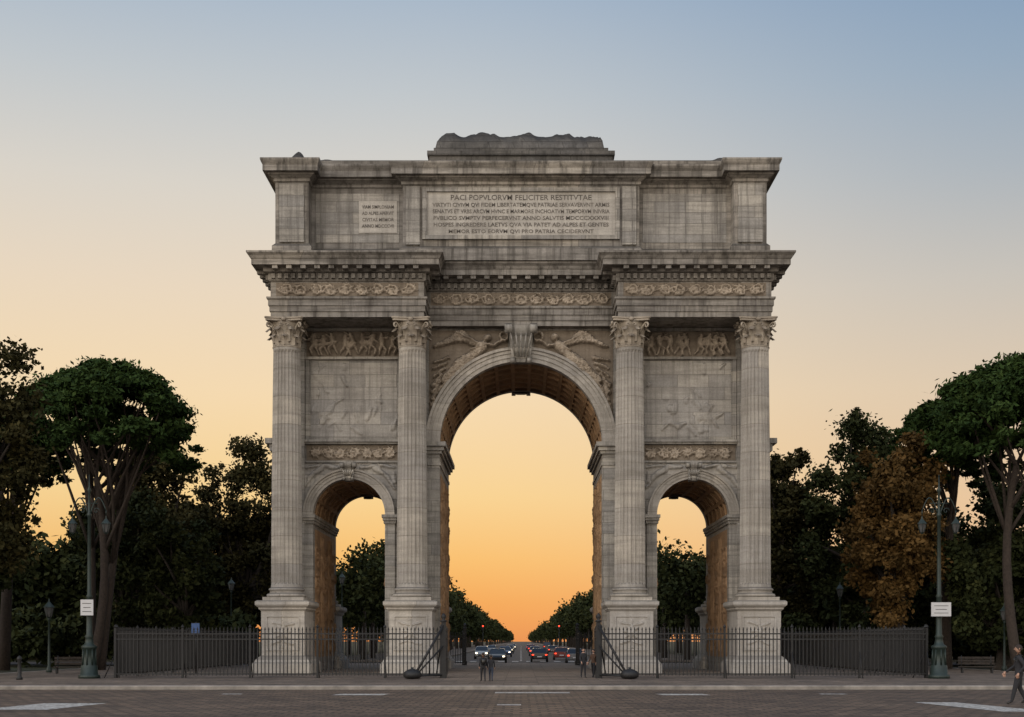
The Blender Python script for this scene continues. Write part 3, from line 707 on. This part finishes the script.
def broadleaf(name,x,y,h,cr,cb,mat,seed,nleaf=16000,size=.17,base=0.0,nclump=90,bark=None):
    rng=np.random.RandomState(seed); mb=MB()
    ch=(h-cb); cz=cb+ch*.5
    C=[];R=[]
    for i in range(nclump):
        d=rng.normal(size=3); d/=np.linalg.norm(d); rr=rng.uniform(.6,.88) if i>nclump*.3 else rng.uniform(0,.55)
        bump=1+.12*math.sin(3*math.atan2(d[1],d[0])+seed)+.08*math.sin(5*d[2]+seed)
        c=np.array([d[0]*cr*rr*bump,d[1]*cr*rr*bump,cz+d[2]*ch*.47*rr*bump+ch*.03]); q=cr*rng.uniform(.14,.27); C.append(c); R.append((q,q,q*rng.uniform(.6,.95)))
    # outer sprays hanging on to the clumps
    for i in range(nclump):
        b=rng.randint(int(nclump*.3),nclump); d=rng.normal(size=3); d/=np.linalg.norm(d); c=C[b]+d*R[b][0]*.95; q=cr*rng.uniform(.05,.11); C.append(c); R.append((q,q,q*.8))
    C=np.array(C);R=np.array(R); vol=R[:,0]**2; cnt=np.maximum(20,(nleaf*vol/vol.sum())).astype(int)
    V,t=leaves(rng,C,R,cnt,size)
    tr=.035*h*.8+.05
    top=np.array([rng.uniform(-.3,.3),rng.uniform(-.3,.3),cb+ch*.35])
    limb(mb,(0,0,-.1),top,tr,tr*.55,rng,6,0,9,.03); mb.tube([(0,0,-.1),(0,0,.5)],[tr*1.6,tr*.95],9)
    for i in range(0,nclump,3):
        s=top*rng.uniform(.55,1.0); limb(mb,s,C[i],tr*.4,.025,rng,5,0,5,.08)
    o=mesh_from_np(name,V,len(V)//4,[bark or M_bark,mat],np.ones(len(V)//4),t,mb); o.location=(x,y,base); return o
def stone_pine(name,x,y,h,cr,th,seed,nleaf=42000,size=.13,lean=(0,0),stems=3,cx=0.0,base=0,nb=14):
    rng=np.random.RandomState(seed); mb=MB(); zc=h-th
    C=[];R=[]
    n=190
    for i in range(n):
        a=rng.uniform(0,2*math.pi); q=math.sqrt(rng.rand())*.93
        dome=max(0,1-q*q)**.42; rr=cr*rng.uniform(.09,.18); wob=1+.12*math.sin(3*a+seed)+.08*math.sin(7*a)
        if i%5: z=zc+th*(.12+.76*dome)*rng.uniform(.86,1.02)
        else: z=zc+th*rng.uniform(.12,.2+.4*dome)
        C.append((cx+q*cr*math.cos(a)*.92*wob,q*cr*math.sin(a)*.92*wob,z)); R.append((rr,rr,rr*rng.uniform(.42,.62)))
    for i in range(60):
        a=rng.uniform(0,2*math.pi); q=rng.uniform(.84,1.0); C.append((cx+q*cr*math.cos(a),q*cr*math.sin(a),zc+th*rng.uniform(-.02,.36))); rr=cr*rng.uniform(.08,.13); R.append((rr,rr,rr*.55))
    C=np.array(C);R=np.array(R); vol=R[:,0]**2; cnt=np.maximum(25,(nleaf*vol/vol.sum())).astype(int)
    V,t=leaves(rng,C,R,cnt,size,2.2,.5)
    for s in range(stems):
        a=s*2*math.pi/stems+.5; b=(.3*math.cos(a),.3*math.sin(a),-.1); sp=cr*.22
        top=(cx*.7+lean[0]+sp*math.cos(a),sp*math.sin(a),zc-.2+rng.uniform(-1.2,.0)); tr=.27 if stems>1 else .34
        pts=limb(mb,b,top,tr,tr*.55,rng,8,0,9,.05)
        for k in range(nb):
            i=rng.randint(0,190); st=pts[rng.randint(5,9)]; limb(mb,st,C[i],.10,.025,rng,5,0,6,.06)
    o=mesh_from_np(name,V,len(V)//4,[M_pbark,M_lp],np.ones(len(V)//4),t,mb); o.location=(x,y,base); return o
# left side
stone_pine('stone_pine',-21.9,4,16.2,4.5,5.3,11,74000,.125,stems=3,cx=.7)
stone_pine('stone_pine',-28.5,8,15.0,3.8,4.4,12,34000,.16,stems=1)
broadleaf('plane_tree',-22.9,-9,15.4,3.6,1.2,M_ly,21,56000,.14,nclump=130)
broadleaf('plane_tree',-27.0,30,16.2,5.0,.8,M_ly,22,36000,.19)
broadleaf('plane_tree',-21.2,36,17.0,4.8,.8,M_ly,23,42000,.19,nclump=120)
broadleaf('linden_tree',-19.5,12,9.8,2.6,.6,M_lg,24,20000,.17)
broadleaf('linden_tree',-24,16,11.5,3.6,.6,M_lg,25,24000,.19)
broadleaf('linden_tree',-29,2,10,4.0,.6,M_lg,26,24000,.19)
# right side
stone_pine('stone_pine',24.5,1,15.9,4.4,5.2,31,64000,.13,stems=2,cx=.5)
stone_pine('stone_pine',22.6,7,15.0,2.8,4.8,32,34000,.13,stems=1,cx=.2)
broadleaf('autumn_plane_tree',19.4,5,12.9,2.9,.8,M_lo,33,46000,.15,nclump=100)
broadleaf('linden_tree',22.8,24,17.4,4.3,1.0,M_lg,34,40000,.18,nclump=110)
broadleaf('plane_tree',18.0,27,15.8,3.3,.8,M_ly,35,34000,.18,nclump=110)
broadleaf('linden_tree',24.5,4,7.6,3.0,.3,M_lg,36,28000,.16)
broadleaf('linden_tree',28,12,12,4.2,.8,M_lg,37,26000,.19)
broadleaf('linden_tree',24.0,16,10,3.2,.6,M_lg,38,20000,.19)
# avenue rows & woodland (masses)
def mass(name,specs,mat,seed,per=2600,size=.34,trunks=True):
    rng=np.random.RandomState(seed); Vs=[];Ts=[]; mb=MB()
    for (x,y,h,cr,f) in specs:
        n=18; C=[];R=[]
        for i in range(n):
            d=rng.normal(size=3); d/=np.linalg.norm(d); q=rng.uniform(.3,.85)
            C.append((x+d[0]*cr*q,y+d[1]*cr*q,h*.56+d[2]*h*.38*q)); rr=cr*rng.uniform(.22,.42); R.append((rr,rr,rr*.9))
        C=np.array(C);R=np.array(R); V,t=leaves(rng,C,R,np.full(n,int(per*f/n)+6),size/math.sqrt(f) ); Vs.append(V);Ts.append(t)
        if trunks: mb.tube([(x,y,-.1),(x,y,h*.5)],[.28,.15],6)
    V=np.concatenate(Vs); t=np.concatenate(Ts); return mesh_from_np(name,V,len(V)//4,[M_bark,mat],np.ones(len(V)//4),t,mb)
rn=random.Random(9); sp=[]
y=40
while y<1500:
    for s in (-1,1):
        f=max(.06,min(1,70/(y)))
        sp.append((s*(12.6+rn.uniform(-.7,.7)),y+rn.uniform(-1.5,1.5),11.0+rn.uniform(-1.7,1.5),4.1+rn.uniform(-.5,.4),f))
        if y<500: sp.append((s*(21+rn.uniform(-1,1)),y+4,11.2+rn.uniform(-1,1),4.4,f*.8))
    y+=8.5 if y<300 else 16
mass('avenue_trees',sp,M_lg,41,4200,.25)
sp=[]
for k in range(80):
    s=rn.choice((-1,1)); sp.append((s*rn.uniform(24,75),rn.uniform(30,80),rn.uniform(8,13),rn.uniform(3.5,5.5),.5))
for k in range(46):
    s=1 if k%2 else -1; sp.append((s*(19.5+ (k//2)*1.5),rn.uniform(42,50),rn.uniform(9,12),4,.7))
mass('woodland',sp,M_lg,42,3400,.32)
# low shrubs under the trees
sp=[]
for k in range(70):
    s=1 if k%2 else -1; sp.append((s*rn.uniform(19,42),rn.uniform(16,26),rn.uniform(2.2,4.2),rn.uniform(1.4,2.2),.5))
mass('shrubbery',sp,M_lg,43,2400,.2,trunks=False)
# ------------------------------------------------------------------ people
def cloth(name,c,r=.85): return simple(name,c,r,0,.2,12)
M_skin=cloth('skin',(0.42,0.25,0.18),.6); M_hair=cloth('hair',(0.03,0.02,0.015)); M_dark=cloth('dark_cloth',(0.018,0.018,0.022)); M_jean=cloth('denim',(0.03,0.04,0.065)); M_shoe=cloth('shoe_leather',(0.02,0.018,0.016),.5)
M_brown=cloth('brown_cloth',(0.07,0.035,0.02)); M_greyc=cloth('grey_cloth',(0.09,0.09,0.1)); M_red=cloth('rust_cloth',(0.25,0.07,0.03)); M_eye=cloth('eye_dark',(0.01,0.01,0.01),.3)
def person(x,y,h,face,top,bottom,stride=.13,armswing=.12,z=0.12,bag=False,skirt=False):
    """stands facing -Y before rotation. unit body scaled by h"""
    st=stride
    J={'pel':(0,0,.53,.085),'wai':(0,0,.62,.075),'che':(0,-.005,.74,.095),'nk0':(0,0,.815,.055),'nk':(0,-.005,.865,.034),
     'sL':(.095,0,.79,.045),'eL':(.125,armswing*.5,.64,.032),'wL':(.125,armswing*.2-.06,.51,.02),
     'sR':(-.095,0,.79,.045),'eR':(-.125,-armswing*.3,.64,.032),'wR':(-.12,-armswing-.05,.53,.02),
     'hL':(.05,0,.5,.068),'kL':(.052,-st*.55,.28,.043),'aL':(.055,-st,.05,.027),'tL':(.062,-st-.085,.018,.02),
     'hR':(-.05,0,.5,.068),'kR':(-.052,st*.15,.28,.043),'aR':(-.055,st*.95,.07,.027),'tR':(-.062,st*.95-.07,.02,.02)}
    E=[('pel','wai'),('wai','che'),('che','nk0'),('nk0','nk'),('che','sL'),('sL','eL'),('eL','wL'),('che','sR'),('sR','eR'),('eR','wR'),('pel','hL'),('hL','kL'),('kL','aL'),('aL','tL'),('pel','hR'),('hR','kR'),('kR','aR'),('aR','tR')]
    keys=list(J); me=bpy.data.meshes.new('skel'); me.from_pydata([J[k][:3] for k in keys],[(keys.index(a),keys.index(b)) for a,b in E],[])
    o=bpy.data.objects.new('skel',me); COL.objects.link(o)
    md=o.modifiers.new('s','SKIN'); md.use_smooth_shade=True
    for i,k in enumerate(keys):
        sv=me.skin_vertices[0].data[i]; sv.radius=(J[k][3],J[k][3]*.85); sv.use_root=(k=='pel')
    o.modifiers.new('sub','SUBSURF').levels=2
    dg=bpy.context.evaluated_depsgraph_get(); em=bpy.data.meshes.new_from_object(o.evaluated_get(dg))
    mb=MB(); mats=[top,bottom,M_skin,M_hair,M_shoe,M_eye]
    vv=[v.co.copy() for v in em.vertices]; bpy.data.objects.remove(o)
    wr=[Vector(J['wL'][:3]),Vector(J['wR'][:3])]
    for p in em.polygons:
        c=p.center; mi=0
        arm=abs(c.x)>.1
        if c.z<.045: mi=4
        elif c.z<.52 and not (arm and c.z>.45): mi=1
        if min((c-w).length for w in wr)<.025: mi=2
        if c.z>.835 and not arm: mi=2
        mb.f.append(list(p.vertices)); mb.m.append(mi); mb.sm.append(True)
    mb.v=[tuple(v) for v in vv]
    # head: ellipsoid narrowed to the chin
    V=[];ns,nr=18,14
    for j in range(nr+1):
        ph=math.pi*j/nr
        for i in range(ns):
            th=2*math.pi*i/ns; xx=math.sin(ph)*math.cos(th);yy=math.sin(ph)*math.sin(th);zz=math.cos(ph)
            k=1-.28*max(0,-zz); V.append((xx*.048*k,yy*.058*k-(.006 if zz<-.3 else 0)-.008,.935+zz*.066))
    F=[(j*ns+i,(j+1)*ns+i,(j+1)*ns+(i+1)%ns,j*ns+(i+1)%ns) for j in range(nr) for i in range(ns)]; mb.add(V,F,2,True)
    # hair shell
    V=[]
    for j in range(8):
        ph=math.pi*.62*j/7
        for i in range(ns):
            th=2*math.pi*i/ns; fr=max(0,-math.sin(th)); p2=ph*(1-.42*fr); V.append((math.sin(p2)*math.cos(th)*.053,math.sin(p2)*math.sin(th)*.063-.004,.938+math.cos(p2)*.071))
    F=[(j*ns+i,(j+1)*ns+i,(j+1)*ns+(i+1)%ns,j*ns+(i+1)%ns) for j in range(7) for i in range(ns)]; mb.add(V,F,3,True)
    mb.tube([(0,-.062,.945),(0,-.077,.925),(0,-.064,.918)],[.005,.009,.006],6,2)
    for s in (-1,1):
        mb.tube([(s*.018,-.06,.938),(s*.018,-.066,.938)],[.006,.004],6,5); mb.tube([(s*.047,0,.945),(s*.053,.004,.94),(s*.048,.002,.915)],[.008,.011,.006],6,2)
    mb.tube([(-.014,-.06,.9),(0,-.064,.899),(.014,-.06,.9)],[.003,.004,.003],5,4)
    # hands
    for w,s in ((wr[0],1),(wr[1],-1)):
        mb.tube([w+Vector((0,0,.012)),w+Vector((0,-.004,-.015)),w+Vector((0,-.008,-.04))],[.017,.022,.019],8,2)
        for k,Lf in enumerate((.034,.042,.039,.03)):
            b=w+Vector((0,-.026+.012*k,-.038)); mb.tube([b,b+Vector((-s*.004,0,-Lf*.5)),b+Vector((-s*.014,0,-Lf))],[.0065,.006,.0045],6,2)
        b=w+Vector((0,-.022,-.012)); mb.tube([b,b+Vector((-s*.003,-.016,-.016)),b+Vector((-s*.006,-.02,-.034))],[.008,.007,.005],6,2)
    if bag:
        mb.tube([(.0,.09,.79),(.0,.11,.76),(0,.115,.64),(0,.09,.6)],[.05,.075,.08,.055],10,5)
        for s in (-1,1): mb.tube([(s*.05,.07,.8),(s*.055,0,.842),(s*.055,-.085,.76),(s*.06,0,.66)],[.01]*4,5,5)
    if skirt: mb.lathe([(.075,.63),(.095,.55),(.12,.36)],seg=18,mi=0)
    ob=mb.obj('person',mats); ob.location=(x,y,z); ob.scale=(h,)*3; ob.rotation_euler=(0,0,face); return ob
person(-1.38,-14.5,1.06,math.pi+.15,M_dark,M_dark,.10,bag=True)
person(-1.10,-14.3,.98,math.pi-.1,M_dark,M_jean,.13)
person(2.5,-9.8,1.2,.3,M_dark,M_dark,.05); person(2.95,-9.2,1.15,-.6,M_brown,M_dark,.08)
person(12.6,-28.4,1.5,-math.pi/2-.25,M_dark,M_dark,.12,.16,z=0.004,bag=True)
person(-12.4,22,1.25,1.2,M_greyc,M_dark,.1); person(8.4,30,1.25,-1.2,M_red,M_jean,.12)
# ------------------------------------------------------------------ cars
def emis(name,c,s):
    m,nt,b=mat_new(name); b.inputs['Base Color'].default_value=(*c,1); b.inputs['Emission Color'].default_value=(*c,1); b.inputs['Emission Strength'].default_value=s; return m
M_head=emis('headlamp',(1,.85,.6),6); M_tail=emis('tail_lamp',(1,.05,.02),4)
M_cg=simple('car_glass',(0.02,0.022,0.025),.08,0,.05); M_tyre=simple('tyre_rubber',(0.015,0.015,0.015),.9); M_chrome=simple('hubcap',(.4,.4,.4),.3,.8)
def carpaint(n,c): 
    m=simple(n,c,.3,.2,.04); m.node_tree.nodes['Principled BSDF'].inputs['Coat Weight'].default_value=.3; return m
PA=[carpaint('car_paint_silver',(.14,.14,.145)),carpaint('car_paint_black',(.018,.018,.02)),carpaint('car_paint_white',(.25,.25,.24)),carpaint('car_paint_red',(.15,.025,.018)),carpaint('car_paint_blue',(.025,.05,.12))]
def car(x,y,dirn,paint,name='car',tall=1.0,s=.74):
    g=empty(name,(x,y,.012)); g.rotation_euler=(0,0,0 if dirn>0 else math.pi); g.scale=(s,s,s)
    # front of the car towards +Y
    T=tall; sec=[(-2.1,.38,.62,.62),(-2.05,.3,.92*T,.80),(-1.5,.28,.98*T,.86),(-.8,.28,.96*T,.88),(.6,.28,.95*T,.88),(1.2,.28,.90*T,.87),(1.9,.3,.76*T,.80),(2.1,.38,.6,.64)]
    mb=MB(); V=[];F=[]
    for yy,z0,z1,w in sec: V+=[(-w*.92,yy,z0),(-w,yy,z0+.15),(-w,yy,(z0+z1)/2+.05),(-w*.93,yy,z1-.03),(-w*.8,yy,z1),(w*.8,yy,z1),(w*.93,yy,z1-.03),(w,yy,(z0+z1)/2+.05),(w,yy,z0+.15),(w*.92,yy,z0)]
    m=10
    for k in range(len(sec)-1):
        for j in range(m): F.append((k*m+j,k*m+(j+1)%m,(k+1)*m+(j+1)%m,(k+1)*m+j))
    F.append(tuple(range(m))[::-1]); F.append(tuple((len(sec)-1)*m+j for j in range(m))); mb.add(V,[f[::-1] for f in F],0,False)
    # cabin: glasshouse then roof
    zr=1.42*T if T<=1.1 else 1.9
    def slab(z0y0,z0y1,zz0,w0,y2,y3,zz1,w1,mi):
        V=[(-w0,z0y0,zz0),(w0,z0y0,zz0),(w0,z0y1,zz0),(-w0,z0y1,zz0),(-w1,y2,zz1),(w1,y2,zz1),(w1,y3,zz1),(-w1,y3,zz1)]
        mb.add(V,[(0,3,2,1),(4,5,6,7),(0,1,5,4),(1,2,6,5),(2,3,7,6),(3,0,4,7)],mi)
    slab(-1.8,1.0,.92*T,.8,-1.3,.2,zr-.06,.64,1); slab(-1.32,.22,zr-.06,.655,-1.2,.1,zr,.6,0)
    for s_ in (-1,1):
        for (ya,yb) in ((-1.8,-1.3),(-.35,-.4),(1.0,.2)): mb.tube([(s_*.8,ya,.92*T),(s_*.655,yb,zr-.05)],[.035,.03],5,0)
        for yw in (-1.35,1.3):
            mb.tube([(s_*.72,yw,.33),(s_*.9,yw,.33)],[.33,.33],20,2,True,False); mb.tube([(s_*.9,yw,.33),(s_*.91,yw,.33)],[.19,.17],14,3,True,False)
        mb.box(*sorted((s_*.5,s_*.72)),2.02,2.115,.62*T,.71*T,4); mb.box(*sorted((s_*.58,s_*.78)),-2.13,-2.03,.7*T,.8*T,5)
        mb.box(*sorted((s_*.86,s_*1.0)),.7,.8,.95*T,1.06*T,0)
    mb.box(-.25,.25,-2.125,-2.04,.5,.6,6); mb.box(-.4,.4,2.09,2.125,.42,.56,2)
    mb.obj('body',[paint,M_cg,M_tyre,M_chrome,M_head,M_tail,M_white],g); return g
car(-1.7,31,-1,PA[1]); car(1.4,36,1,PA[1]); car(-3.5,52,-1,PA[2],tall=1.08); car(3.4,46,1,PA[3]); car(-1.6,66,-1,PA[4]); car(1.5,74,1,PA[0]); car(3.9,31,1,PA[0])
car(-1.6,100,-1,PA[1]); car(1.6,118,1,PA[3]); car(-1.7,135,-1,PA[2]); car(3.9,94,1,PA[1]); car(-4,110,-1,PA[0]); car(1.6,160,1,PA[4]); car(-1.6,180,-1,PA[0]); car(4.4,150,1,PA[1],'delivery_van',1.25)
def traffic_light(x,y,h,col):
    g=empty('traffic_light',(x,y,0)); mb=MB(); mb.tube([(0,0,0),(0,0,h)],[.07,.05],8); mb.box(-.16,.16,-.14,.1,h,h+.9)
    for k in range(3): mb.tube([(0,-.14,h+.17+.27*k),(0,-.22,h+.19+.27*k)],[.11,.12],10,1 if (k==2) else 0)
    mb.obj('post_and_signal',[M_iron,col],g)
traffic_light(-6.4,37,2.6,M_tail); traffic_light(6.5,37,2.6,M_tail); traffic_light(6.4,150,3.4,M_tail); traffic_light(-6.4,150,3.4,M_tail)
# ------------------------------------------------------------------ world, sun, camera
SUN_EL=2.0
w=bpy.data.worlds.new("World"); scene.world=w; w.use_nodes=True; nt=w.node_tree; L=nt.links.new
bg=nt.nodes['Background']; sky=N(nt,'ShaderNodeTexSky'); sky.sky_type='NISHITA'; sky.sun_disc=False
sky.sun_elevation=rad(SUN_EL); sky.sun_rotation=rad(0); sky.air_density=1.0; sky.dust_density=1.5; sky.ozone_density=1.5
def lin(r,g,b): return tuple(((c/255+.055)/1.055)**2.4 if c>10 else c/3295 for c in (r,g,b))
tc=N(nt,'ShaderNodeTexCoord'); sx=N(nt,'ShaderNodeSeparateXYZ'); L(tc.outputs['Generated'],sx.inputs[0])
west=ramp(nt,sx.outputs[2],[(0.0,lin(230,146,84)),(.03,lin(237,166,92)),(.065,lin(244,190,114)),(.115,lin(247,211,148)),(.19,lin(246,219,178)),(.265,lin(235,217,193)),(.335,lin(219,213,203)),(.40,lin(195,201,205)),(.46,lin(170,186,203)),(1.0,lin(95,130,172))])
cool=ramp(nt,sx.outputs[2],[(0.0,lin(232,170,118)),(.1,lin(233,197,158)),(.19,lin(222,202,177)),(.265,lin(200,195,187)),(.335,lin(172,181,189)),(.40,lin(148,169,190)),(.46,lin(128,156,187)),(1.0,lin(85,120,165))])
ax=N(nt,'ShaderNodeMapRange'); ax.interpolation_type='SMOOTHSTEP'; ax.inputs['From Min'].default_value=-.1; ax.inputs['From Max'].default_value=0.42; L(sx.outputs[0],ax.inputs['Value'])
wc=mixc(nt,ax.outputs[0],west,cool)
# eastern sky behind the viewer, added brightness fills the arch front, stronger at left
east=ramp(nt,sx.outputs[2],[(0.0,lin(235,220,202)),(.25,lin(250,238,220)),(.6,lin(228,226,226)),(1.0,lin(130,155,190))])
az=N(nt,'ShaderNodeMapRange'); az.interpolation_type='SMOOTHSTEP'; az.inputs['From Min'].default_value=.7; az.inputs['From Max'].default_value=-.7; az.inputs['To Min'].default_value=1.35; az.inputs['To Max'].default_value=3.1; L(sx.outputs[0],az.inputs['Value'])
em=N(nt,'ShaderNodeVectorMath',operation='SCALE'); L(east,em.inputs[0]); L(az.outputs[0],em.inputs['Scale'])
ay=N(nt,'ShaderNodeMapRange'); ay.interpolation_type='SMOOTHSTEP'; ay.inputs['From Min'].default_value=.3; ay.inputs['From Max'].default_value=-.55; L(sx.outputs[1],ay.inputs['Value'])
full=mixc(nt,ay.outputs[0],wc,em.outputs[0])
fs_=N(nt,'ShaderNodeVectorMath',operation='SCALE'); L(full,fs_.inputs[0]); fs_.inputs['Scale'].default_value=10.0
tot=mixc(nt,0.03,fs_.outputs[0],sky.outputs[0])
L(tot,bg.inputs[0]); bg.inputs[1].default_value=0.1
sd=bpy.data.lights.new('sun','SUN'); sd.energy=.15; sd.angle=rad(6); sd.color=(1,.7,.42); so=bpy.data.objects.new('sun',sd); COL.objects.link(so)
so.rotation_euler=Vector((0,-math.cos(rad(SUN_EL)),-math.sin(rad(SUN_EL)))).to_track_quat('-Z','Y').to_euler(); so.location=(0,100,40)
cd=bpy.data.cameras.new('camera'); cam=bpy.data.objects.new('camera',cd); COL.objects.link(cam); cam.location=(0,-60,1.6); cam.rotation_euler=(math.pi/2,0,0)
cd.lens=43.9; cd.sensor_width=36; cd.shift_y=.276; cd.shift_x=-.0088; cd.clip_end=6000; cd.clip_start=.1
scene.camera=cam
scene.view_settings.view_transform='Standard'; scene.view_settings.look='None'; scene.view_settings.exposure=0
